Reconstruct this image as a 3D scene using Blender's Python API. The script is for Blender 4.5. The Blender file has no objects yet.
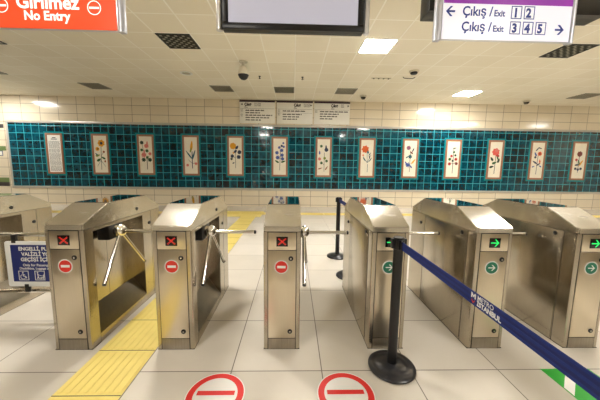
import bpy, bmesh, math, random
from mathutils import Vector, Matrix
random.seed(7)
scene = bpy.context.scene
COL = scene.collection
PI = math.pi

# ------------------------------------------------------------------ camera
H, YAW, PITCH, ROLL, F = 1.3518, 0.0261, -0.1204, 0.0133, 272.9141
cy_, sy_ = math.cos(YAW), math.sin(YAW); cp_, sp_ = math.cos(PITCH), math.sin(PITCH)
cr_, sr_ = math.cos(ROLL), math.sin(ROLL)
vx = Vector((cy_, -sy_, 0)); vd = Vector((sy_*cp_, cy_*cp_, sp_)); vu = Vector((-sy_*sp_, -cy_*sp_, cp_))
R_ = vx*cr_ + vu*sr_; U_ = -vx*sr_ + vu*cr_
cam = bpy.data.cameras.new('camera'); cam.sensor_width = 36; cam.lens = F/600*36
cam.clip_start = 0.05; cam.clip_end = 100
co = bpy.data.objects.new('camera', cam); COL.objects.link(co)
m = Matrix((R_, U_, -vd)).transposed().to_4x4(); m.translation = Vector((0, 0, H))
co.matrix_world = m
scene.camera = co

# ------------------------------------------------------------------ materials
def lin(c):
    return tuple(((x/12.92) if x <= .04045 else ((x+.055)/1.055)**2.4) for x in c)
def rgb(r, g, b): return lin((r/255, g/255, b/255)) + (1,)
def newmat(name):
    m = bpy.data.materials.new(name); m.use_nodes = True
    return m, m.node_tree.nodes, m.node_tree.links, m.node_tree.nodes['Principled BSDF']
def mat(name, col, rough=.5, metal=0., noise=0., nscale=8., coat=0., spec=None):
    m, N, L, B = newmat(name)
    B.inputs['Base Color'].default_value = col
    B.inputs['Roughness'].default_value = rough
    B.inputs['Metallic'].default_value = metal
    if coat: B.inputs['Coat Weight'].default_value = coat; B.inputs['Coat Roughness'].default_value = .05
    tc = N.new('ShaderNodeTexCoord'); nz = N.new('ShaderNodeTexNoise'); nz.inputs['Scale'].default_value = nscale
    L.new(tc.outputs['Object'], nz.inputs['Vector'])
    mx = N.new('ShaderNodeMix'); mx.data_type = 'RGBA'
    k = 1-noise
    mx.inputs[6].default_value = (col[0]*k, col[1]*k, col[2]*k, 1); mx.inputs[7].default_value = col
    L.new(nz.outputs['Fac'], mx.inputs[0]); L.new(mx.outputs[2], B.inputs['Base Color'])
    return m
def emat(name, col, strength):
    m, N, L, B = newmat(name)
    B.inputs['Base Color'].default_value = col
    B.inputs['Emission Color'].default_value = col; B.inputs['Emission Strength'].default_value = strength
    B.inputs['Roughness'].default_value = .3
    return m
def steel(name, col, r0=.2, r1=.3, dirt=.1, vert=True):
    """brushed stainless steel: stretched noise drives roughness, bump and a little tone; smudges as wear"""
    m, N, L, B = newmat(name)
    B.inputs['Metallic'].default_value = 1
    tc = N.new('ShaderNodeTexCoord'); mp = N.new('ShaderNodeMapping')
    mp.inputs['Scale'].default_value = (260, 260, 4) if vert else (5, 260, 260)
    L.new(tc.outputs['Object'], mp.inputs['Vector'])
    nz = N.new('ShaderNodeTexNoise'); nz.inputs['Scale'].default_value = 1; nz.inputs['Detail'].default_value = 3
    L.new(mp.outputs['Vector'], nz.inputs['Vector'])
    n2 = N.new('ShaderNodeTexNoise'); n2.inputs['Scale'].default_value = 5; n2.inputs['Detail'].default_value = 6
    L.new(tc.outputs['Object'], n2.inputs['Vector'])
    rr = N.new('ShaderNodeMapRange'); rr.inputs['To Min'].default_value = r0; rr.inputs['To Max'].default_value = r1
    ad = N.new('ShaderNodeMath'); ad.operation = 'ADD'
    ml = N.new('ShaderNodeMath'); ml.operation = 'MULTIPLY'; ml.inputs[1].default_value = .5
    L.new(nz.outputs['Fac'], ad.inputs[0]); L.new(n2.outputs['Fac'], ad.inputs[1]); L.new(ad.outputs[0], ml.inputs[0])
    rr.inputs['From Min'].default_value = .3; rr.inputs['From Max'].default_value = .7
    L.new(ml.outputs[0], rr.inputs['Value']); L.new(rr.outputs[0], B.inputs['Roughness'])
    cr = N.new('ShaderNodeMix'); cr.data_type = 'RGBA'
    k = 1-dirt
    cr.inputs[6].default_value = (col[0]*k, col[1]*k, col[2]*k, 1); cr.inputs[7].default_value = col
    cm = N.new('ShaderNodeMapRange'); cm.inputs['From Min'].default_value = .35; cm.inputs['From Max'].default_value = .65
    L.new(ml.outputs[0], cm.inputs['Value']); L.new(cm.outputs[0], cr.inputs[0]); L.new(cr.outputs[2], B.inputs['Base Color'])
    bp = N.new('ShaderNodeBump'); bp.inputs['Strength'].default_value = .02; bp.inputs['Distance'].default_value = .002
    L.new(nz.outputs['Fac'], bp.inputs['Height']); L.new(bp.outputs['Normal'], B.inputs['Normal'])
    return m

def tilemat(name, c1, c2, grout, pu, pv, ou, ov, mort, axes, rough=.2, rgrout=.6, shift=None, mottle=None, bump=.3, coat=0., tilt=0., wt=.45):
    """square tile grid from world/object coordinates; axes picks the two coordinates"""
    m, N, L, B = newmat(name)
    tc = N.new('ShaderNodeTexCoord'); sx = N.new('ShaderNodeSeparateXYZ'); L.new(tc.outputs['Object'], sx.inputs[0])
    def math_(op, a, b=None, clamp=False):
        n = N.new('ShaderNodeMath'); n.operation = op; n.use_clamp = clamp
        for i, q in enumerate((a, b)):
            if q is None: continue
            if isinstance(q, (int, float)): n.inputs[i].default_value = q
            else: L.new(q, n.inputs[i])
        return n.outputs[0]
    u = sx.outputs[axes[0]]; v = sx.outputs[axes[1]]
    if shift:   # x below a limit is shifted (floor left of the tactile path)
        u = math_('ADD', u, math_('MULTIPLY', math_('LESS_THAN', u, shift[0]), shift[1]))
    su = math_('DIVIDE', math_('SUBTRACT', u, ou), pu); sv = math_('DIVIDE', math_('SUBTRACT', v, ov), pv)
    def edge(s, p):
        f = math_('FRACT', s)
        d = math_('MULTIPLY', math_('MINIMUM', f, math_('SUBTRACT', 1.0, f)), p)
        return d
    d = math_('MINIMUM', edge(su, pu), edge(sv, pv))
    mr = N.new('ShaderNodeMapRange'); mr.inputs['From Min'].default_value = mort*.35; mr.inputs['From Max'].default_value = mort*.65
    L.new(d, mr.inputs['Value'])                       # 0 grout, 1 tile
    cmb = N.new('ShaderNodeCombineXYZ'); L.new(math_('FLOOR', su), cmb.inputs[0]); L.new(math_('FLOOR', sv), cmb.inputs[1])
    wn = N.new('ShaderNodeTexWhiteNoise'); L.new(cmb.outputs[0], wn.inputs['Vector'])
    nz = N.new('ShaderNodeTexNoise'); nz.inputs['Scale'].default_value = mottle or 3; nz.inputs['Detail'].default_value = 6
    nz.inputs['Roughness'].default_value = .6
    L.new(tc.outputs['Object'], nz.inputs['Vector'])
    fac = math_('ADD', math_('MULTIPLY', wn.outputs['Value'], wt), math_('MULTIPLY', nz.outputs['Fac'], 1-wt))
    fr = N.new('ShaderNodeMapRange'); lo = .25+(.45-wt)*.45; fr.inputs['From Min'].default_value = lo; fr.inputs['From Max'].default_value = 1-lo
    L.new(fac, fr.inputs['Value'])
    m1 = N.new('ShaderNodeMix'); m1.data_type = 'RGBA'; m1.inputs[6].default_value = c1; m1.inputs[7].default_value = c2
    L.new(fr.outputs[0], m1.inputs[0])
    m2 = N.new('ShaderNodeMix'); m2.data_type = 'RGBA'; m2.inputs[6].default_value = grout
    L.new(m1.outputs[2], m2.inputs[7]); L.new(mr.outputs[0], m2.inputs[0]); L.new(m2.outputs[2], B.inputs['Base Color'])
    rg = N.new('ShaderNodeMapRange'); rg.inputs['To Min'].default_value = rgrout; rg.inputs['To Max'].default_value = rough
    L.new(mr.outputs[0], rg.inputs['Value']); L.new(rg.outputs[0], B.inputs['Roughness'])
    bp = N.new('ShaderNodeBump'); bp.inputs['Strength'].default_value = bump; bp.inputs['Distance'].default_value = .004
    hsum = math_('ADD', mr.outputs[0], math_('MULTIPLY', nz.outputs['Fac'], tilt))
    L.new(hsum, bp.inputs['Height']); L.new(bp.outputs['Normal'], B.inputs['Normal'])
    if coat: B.inputs['Coat Weight'].default_value = coat; B.inputs['Coat Roughness'].default_value = .04
    return m

CG = .5821
M = {}
M['floor'] = tilemat('floor_tile', rgb(206,199,187), rgb(220,213,202), rgb(112,104,94), .6, .6, -.996, 1.672, .007, (0,1), .2, .6, (-1.2, .404), 2.2, .15)
M['ceiling'] = tilemat('ceiling_tile', rgb(236,228,208), rgb(243,236,218), rgb(252,248,236), CG, CG, .017, 4.2553, .022, (0,1), .5, .5, None, 1.0, .25)
M['wall'] = tilemat('wall_tile', rgb(222,209,184), rgb(232,221,198), rgb(128,112,90), .5843, .291, -8.7518, .058, .012, (0,2), .14, .5, None, 2.0, .2, 0., 0.)
M['side_wall'] = tilemat('side_wall_tile', rgb(204,189,160), rgb(214,201,174), rgb(130,115,92), .5843, .291, 0, .058, .014, (1,2), .15, .5, None, 2.0, .4)
M['teal'] = tilemat('teal_tile', rgb(0,16,26), rgb(0,76,94), rgb(40,164,180), .2443, .2443, -9.2107,   .619, .017, (0,2), .08, .35, None, 9.0, .5, .6, .6, .2)
M['cyan'] = mat('cyan_outline', rgb(20,140,150), .15, 0, .3, 12)
M['yellow'] = mat('yellow_tactile', rgb(234,213,122), .45, 0, .12, 9)
M['steel'] = steel('brushed_steel_shaded', (.53,.475,.385,1), .17, .27, .14)  # cladding steel darker than the doors: side shade put into the colour
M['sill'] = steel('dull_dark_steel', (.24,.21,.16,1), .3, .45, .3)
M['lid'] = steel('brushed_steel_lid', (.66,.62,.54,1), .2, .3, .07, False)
M['door'] = steel('brushed_steel_door_lit', (.72,.64,.50,1), .26, .38, .08)  # same metal as the cladding, light on the fronts put into its colour
M['kick'] = steel('dull_steel_plinth', (.5,.45,.37,1), .3, .5, .35)
M['chrome'] = mat('polished_chrome', (.8,.78,.74,1), .1, 1, .1, 20)
M['gap'] = mat('dark_gap', rgb(30,26,20), .6)
M['glass'] = mat('black_glass_top', rgb(10,13,16), .04, 0, .3, 5, 1.)
M['black'] = mat('black_plastic', rgb(20,20,22), .35, 0, .3, 10)
M['rubber'] = mat('black_rubber', rgb(46,46,50), .28, 0, .35, 14)
M['white'] = mat('white_paint', rgb(235,235,232), .4, 0, .05, 6)
M['red'] = mat('red_sticker', rgb(214,44,30), .35, 0, .1, 12)
M['floor_red'] = mat('red_floor_vinyl', rgb(226,40,36), .4, 0, .12, 10)
M['floor_white'] = mat('white_floor_vinyl', rgb(236,234,230), .4, 0, .06, 10)
M['floor_green'] = mat('green_floor_vinyl', rgb(48,168,58), .4, 0, .15, 10)
M['green'] = mat('green_sticker', rgb(14,112,84), .35, 0, .1, 12)
M['screen_black'] = mat('display_black', rgb(12,10,10), .15)
M['led_red'] = emat('red_led', rgb(225,50,36), 0.15)
M['led_green'] = emat('green_led', rgb(30,235,110), 0.28)
M['navy'] = mat('navy_sign', rgb(18,38,112), .35, 0, .1, 6)
M['silver'] = mat('satin_aluminium', (.72,.72,.74,1), .3, 1, .1, 20)
M['cap'] = mat('pale_aluminium', rgb(206,208,218), .35, .5, .1, 8)
M['frame_alu'] = mat('pale_frame', rgb(196,192,182), .35, .3, .15, 8)
M['copper'] = mat('copper_tile_border', rgb(168,116,84), .35, 0, .3, 30)
M['cream'] = mat('cream_tile', rgb(242,236,218), .25, 0, .1, 14)
M['paper'] = mat('white_plate', rgb(242,240,232), .4, 0, .06, 8)
M['ink'] = mat('dark_ink', rgb(52,44,48), .5)
M['grey_ink'] = mat('grey_ink', rgb(96,96,98), .5)
M['plum'] = mat('dark_plum', rgb(52,22,44), .5)
M['sign_red'] = emat('lit_red_sign', rgb(240,84,44), 0.19)
M['sign_white'] = emat('lit_white_lettering', rgb(255,248,240), 0.315)
M['sign_face'] = emat('lit_white_sign', rgb(232,232,244), 0.2)
M['sign_purple'] = emat('lit_purple_band', rgb(140,40,160), 0.168)
M['sign_blue'] = mat('blue_lettering', rgb(34,58,150), .5)
M['monitor_screen'] = emat('pale_screen', rgb(180,180,196), 0.2)
M['lamp'] = emat('lamp_diffuser', (1,.965,.9,1), 1)
M['vent'] = mat('vent_dark', rgb(52,52,46), .5, .2, .2, 10)
M['vent_light'] = mat('vent_metal', rgb(168,164,148), .4, .3, .1, 10)
M['belt'] = mat('blue_webbing', rgb(12,42,120), .6, 0, .25, 60)
M['belt_dark'] = mat('dark_blue_webbing', rgb(6,28,96), .6, 0, .2, 60)
M['band_green'] = mat('green_tile_band', rgb(116,138,88), .25, 0, .15, 6)
M['band_dark'] = mat('charcoal_tile_band', rgb(66,62,62), .3, 0, .15, 6)
M['cam_white'] = mat('cream_plastic', rgb(214,206,186), .35, 0, .05, 9)
PET = {'yel': rgb(226,160,22), 'org': rgb(226,96,26), 'pnk': rgb(214,120,110), 'gre': rgb(48,92,44), 'dgr': rgb(24,54,36),
       'nav': rgb(24,44,74), 'blu': rgb(62,86,156), 'tea': rgb(32,92,104), 'brn': rgb(150,86,52), 'red': rgb(178,40,44),
       'mau': rgb(142,86,110), 'stm': rgb(66,78,58), 'drd': rgb(112,42,34), 'lim': rgb(128,142,46), 'ros': rgb(220,92,84)}
for k, c in PET.items(): M['pt_'+k] = mat('glaze_'+k, c, .3, 0, .15, 25)

# ------------------------------------------------------------------ mesh helpers
class MB:
    def __init__(s): s.bm = bmesh.new(); s.mats = []
    def mi(s, name):
        if name not in s.mats: s.mats.append(name)
        return s.mats.index(name)
    def _tag(s, faces, mname, smooth=False):
        i = s.mi(mname)
        for f in faces: f.material_index = i; f.smooth = smooth
    def box(s, a, b, mname, bev=0., seg=2):
        a, b = [min(p, q) for p, q in zip(a, b)], [max(p, q) for p, q in zip(a, b)]
        t = bmesh.new()
        vs = [t.verts.new((x, y, z)) for x in (a[0], b[0]) for y in (a[1], b[1]) for z in (a[2], b[2])]
        for q in ((0,1,3,2),(4,6,7,5),(0,4,5,1),(2,3,7,6),(0,2,6,4),(1,5,7,3)): t.faces.new([vs[i] for i in q])
        bmesh.ops.recalc_face_normals(t, faces=t.faces)
        if bev: bmesh.ops.bevel(t, geom=list(t.edges), offset=bev, segments=seg, affect='EDGES', profile=.5)
        s.merge(t, mname); return s
    def merge(s, t, mname, smooth=False, mtx=None):
        if mtx is not None: t.transform(mtx)
        me = bpy.data.meshes.new('tmp'); t.to_mesh(me); t.free()
        n0 = len(s.bm.faces); s.bm.from_mesh(me); bpy.data.meshes.remove(me)
        s.bm.faces.ensure_lookup_table()
        s._tag(s.bm.faces[n0:], mname, smooth)
    def prism(s, pts, z0, z1, mname, axis='z', bev=0., vbev=None):
        """extrude an outline; axis z: pts (x,y); axis x: pts (y,z) from x=z0..z1; axis y: pts (x,z)"""
        t = bmesh.new()
        def P(p, h):
            return (p[0], p[1], h) if axis == 'z' else ((h, p[0], p[1]) if axis == 'x' else (p[0], h, p[1]))
        A = [t.verts.new(P(p, z0)) for p in pts]; B = [t.verts.new(P(p, z1)) for p in pts]
        n = len(pts)
        t.faces.new(A); t.faces.new(B[::-1])
        for i in range(n): t.faces.new((A[i], B[i], B[(i+1) % n], A[(i+1) % n]))
        bmesh.ops.recalc_face_normals(t, faces=t.faces)
        if bev: bmesh.ops.bevel(t, geom=list(t.edges), offset=bev, segments=2, affect='EDGES')
        s.merge(t, mname); return s
    def tube(s, pts, r, mname, seg=14, caps=True):
        pts = [Vector(p) for p in pts]; t = bmesh.new(); rings = []
        up = Vector((0, 0, 1))
        for i, p in enumerate(pts):
            d = (pts[min(i+1, len(pts)-1)] - pts[max(i-1, 0)]).normalized()
            ref = up if abs(d.dot(up)) < .95 else Vector((1, 0, 0))
            e1 = d.cross(ref).normalized(); e2 = d.cross(e1).normalized()
            rr = r[i] if isinstance(r, (list, tuple)) else r
            rings.append([t.verts.new(p + (e1*math.cos(2*PI*k/seg) + e2*math.sin(2*PI*k/seg))*rr) for k in range(seg)])
        for a, b in zip(rings, rings[1:]):
            for k in range(seg): t.faces.new((a[k], a[(k+1) % seg], b[(k+1) % seg], b[k]))
        if caps: t.faces.new(rings[0]); t.faces.new(rings[-1][::-1])
        bmesh.ops.recalc_face_normals(t, faces=t.faces)
        s.merge(t, mname, True); return s
    def lathe(s, prof, mname, mtx=None, seg=32, smooth=True):
        """prof: (r,z) list turned about z"""
        t = bmesh.new(); rings = []
        for r, z in prof:
            if r < 1e-6: rings.append([t.verts.new((0, 0, z))])
            else: rings.append([t.verts.new((r*math.cos(2*PI*k/seg), r*math.sin(2*PI*k/seg), z)) for k in range(seg)])
        for a, b in zip(rings, rings[1:]):
            for k in range(seg):
                j = (k+1) % seg
                if len(a) == 1 and len(b) == 1: continue
                if len(a) == 1: t.faces.new((a[0], b[j], b[k]))
                elif len(b) == 1: t.faces.new((a[k], a[j], b[0]))
                else: t.faces.new((a[k], a[j], b[j], b[k]))
        bmesh.ops.recalc_face_normals(t, faces=t.faces)
        s.merge(t, mname, smooth, mtx); return s
    def poly(s, pts, mname, th, n):
        """flat outline of 3D points given a thickness th along n"""
        n = Vector(n); t = bmesh.new()
        A = [t.verts.new(Vector(p)) for p in pts]; B = [t.verts.new(Vector(p)+n*th) for p in pts]
        k = len(pts); t.faces.new(A); t.faces.new(B[::-1])
        for i in range(k): t.faces.new((A[i], B[i], B[(i+1) % k], A[(i+1) % k]))
        bmesh.ops.recalc_face_normals(t, faces=t.faces); s.merge(t, mname); return s
    def build(s, name, parent=None, loc=(0,0,0), sharp=True):
        me = bpy.data.meshes.new(name)
        s.bm.to_mesh(me); s.bm.free()
        for k in s.mats: me.materials.append(M[k])
        if sharp:
            try: me.set_sharp_from_angle(angle=math.radians(40))
            except Exception: pass
        o = bpy.data.objects.new(name, me); COL.objects.link(o); o.location = loc
        if parent is not None: o.parent = parent
        return o
def tag(o, label, cat, group=None):
    o['label'] = label; o['category'] = cat
    if group: o['group'] = group
    return o
def thing(name, loc, label, cat, group=None):
    o = bpy.data.objects.new(name, None); COL.objects.link(o); o.location = loc; o.empty_display_size = .1
    return tag(o, label, cat, group)
def struct(mb, name):
    o = mb.build(name); o['kind'] = 'structure'; return o
def setp(o, label): o['label'] = label; return o

def text_mesh(mb, txt, size, mname, mtx, align='LEFT', th=.0008, bold=0., sx=1.):
    """lettering as real thin raised letters; local text plane XY, reading +x, normal +z"""
    cu = bpy.data.curves.new('txt', 'FONT'); cu.body = txt; cu.size = size; cu.align_x = align
    cu.extrude = th; cu.offset = bold; cu.resolution_u = 3
    ob = bpy.data.objects.new('txt', cu); COL.objects.link(ob)
    bpy.context.view_layer.update()
    dg = bpy.context.evaluated_depsgraph_get()
    me = bpy.data.meshes.new_from_object(ob.evaluated_get(dg))
    t = bmesh.new(); t.from_mesh(me)
    bpy.data.objects.remove(ob); bpy.data.curves.remove(cu); bpy.data.meshes.remove(me)
    t.transform(Matrix.Diagonal((sx, 1, 1, 1)))
    mb.merge(t, mname, False, mtx)
def facing_front(x, y, z):       # text plane that faces the camera side (-y), reading +x
    return Matrix.Translation((x, y, z)) @ Matrix.Rotation(PI/2, 4, 'X')
def rpoly(x0, y0, x1, y1, r, n=5):
    out = []
    for cx, cy, a0 in ((x1-r, y1-r, 0), (x0+r, y1-r, PI/2), (x0+r, y0+r, PI), (x1-r, y0+r, 1.5*PI)):
        for k in range(n+1):
            a = a0 + PI/2*k/n; out.append((cx+r*math.cos(a), cy+r*math.sin(a)))
    return out
def circ(cx, cy, r, n=32, a0=0): return [(cx+r*math.cos(a0+2*PI*k/n), cy+r*math.sin(a0+2*PI*k/n)) for k in range(n)]
def ringface(mb, cx, cz, r, y, mname, th, n=32):
    """disc facing -y whose front lies at y-th"""
    mb.prism(circ(cx, cz, r, n), y-th, y, mname, 'y')

# ------------------------------------------------------------------ setting
XL, XR, YB, YF, ZC = -13.0, 13.5, 9.26, -7.0, 3.5083
struct(MB().box((XL-.2, YF-.2, -.1), (XR+.2, YB+.2, 0), 'floor'), 'floor')
struct(MB().box((XL-.2, YF-.2, ZC), (XR+.2, YB+.2, ZC+.1), 'ceiling'), 'ceiling')
struct(MB().box((XL-.2, YB, 0), (XR+.2, YB+.2, ZC), 'wall'), 'wall_back')
struct(MB().box((XL-.2, YF-.2, 0), (XR+.2, YF, ZC), 'wall'), 'wall_front')
struct(MB().box((XL-.2, YF, 0), (XL, YB, ZC), 'side_wall'), 'wall_left')
struct(MB().box((XR, YF, 0), (XR+.2, YB, ZC), 'side_wall'), 'wall_right')
# coloured tile bands on the wall left of the mural
for k, (z0, z1, mn) in enumerate(((2.475, 2.60, 'band_dark'), (1.755, 1.90, 'band_green'), (.73, .88, 'band_green'), (.60, .73, 'band_dark'))):
    o = MB().box((XL, YB-.004, z0), (-9.36, YB, z1), mn).build('trim_%d' % (k+1)); o['kind'] = 'structure'

# tactile paving
def tactile(name, x0, y0, x1, y1, along, label):
    mb = MB(); mb.box((x0, y0, 0), (x1, y1, .003), 'yellow')
    n = 8
    if along == 'y':
        w = (x1-x0)/n; tl = .4; y = y0
        while y < y1-.01:
            for k in range(n): mb.box((x0+w*(k+.28), y+.02, .003), (x0+w*(k+.72), min(y+tl, y1)-.02, .0065), 'yellow')
            mb.box((x0, y-.003, .003), (x1, y+.003, .0036), 'gap')
            y += tl
    else:
        w = (y1-y0)/6; x = x0
        while x < x1-.01:
            for k in range(6): mb.box((x+.02, y0+w*(k+.28), .003), (min(x+.8, x1)-.02, y0+w*(k+.72), .0065), 'yellow')
            x += .8
    return tag(mb.build(name), label, 'tactile paving')
tactile('tactile_strip', -1.4, -.92, -1.0, 7.28, 'y', 'yellow ribbed tactile paving strip running between the two left turnstiles towards the wall')
tactile('tactile_strip', -9.5, 7.64, 9.8, 8.0, 'x', 'long thin yellow tactile strip running along the floor below the teal mural')
mb = MB(); mb.box((-2.3, 7.28, 0), (-.87, 7.64, .004), 'yellow'); mb.box((-2.3, 8.0, 0), (-.87, 8.2, .004), 'yellow')
for i in range(16):
    for j in range(5):
        if j == 3: continue
        mb.lathe([(.018,0),(.014,.005),(0,.006)], 'yellow', Matrix.Translation((-2.25+i*.09, 7.33+j*.09 if j < 3 else 8.1, .004)), 8)
tag(mb.build('tactile_pad'), 'yellow studded tactile pad where the floor strips meet behind the turnstiles', 'tactile paving')

# ------------------------------------------------------------------ mural
mural = thing('tile_mural', (0, YB, 0), 'long glossy teal tiled mural with pale metal frame across the back wall', 'mural')
MX0, MX1, MZ0, MZ1 = -9.2107, 11.3, .619, 2.6512
MB().box((MX0, -.02, MZ0), (MX1, 0, MZ1), 'teal').build('tile_field', mural)
fw = .075
mb = MB()
mb.box((MX0-fw, -.02, MZ0-fw), (MX1+fw, 0, MZ0), 'frame_alu', .006); mb.box((MX0-fw, -.02, MZ1), (MX1+fw, 0, MZ1+fw), 'frame_alu', .006)
mb.box((MX0-fw, -.02, MZ0), (MX0, 0, MZ1), 'frame_alu', .006); mb.box((MX1, -.02, MZ0), (MX1+fw, 0, MZ1), 'frame_alu', .006)
mb.build('frame', mural)

# flower panels: (u,v,ru,rv,colour,kind)
def blob(mb, P, u, v, ru, rv, mn, y, wob=0, rot=0, n=14):
    pts = []
    for k in range(n):
        a = 2*PI*k/n; s = 1 + wob*(1 if k % 2 else -1)
        x, z = ru*s*math.cos(a), rv*s*math.sin(a)
        pts.append((u + x*math.cos(rot)-z*math.sin(rot), v + x*math.sin(rot)+z*math.cos(rot)))
    mb.prism([P(*p) for p in pts], y-.0012, y, mn, 'y')
def leaf(mb, P, u, v, l, w, rot, mn, y):
    pts = [(math.cos(t)*l, math.sin(t)*w*(1-.35*math.cos(t))) for t in [2*PI*k/10 for k in range(10)]]
    mb.prism([P(u+a*math.cos(rot)-b*math.sin(rot), v+a*math.sin(rot)+b*math.cos(rot)) for a, b in pts], y-.0012, y, mn, 'y')
def stem(mb, P, p, q, w, mn, y):
    a, b = Vector(p), Vector(q); d = (b-a).normalized(); n = Vector((-d.y, d.x))*w
    mb.prism([P(*(a+n)), P(*(b+n)), P(*(b-n)), P(*(a-n))], y-.0008, y, mn, 'y')
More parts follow.
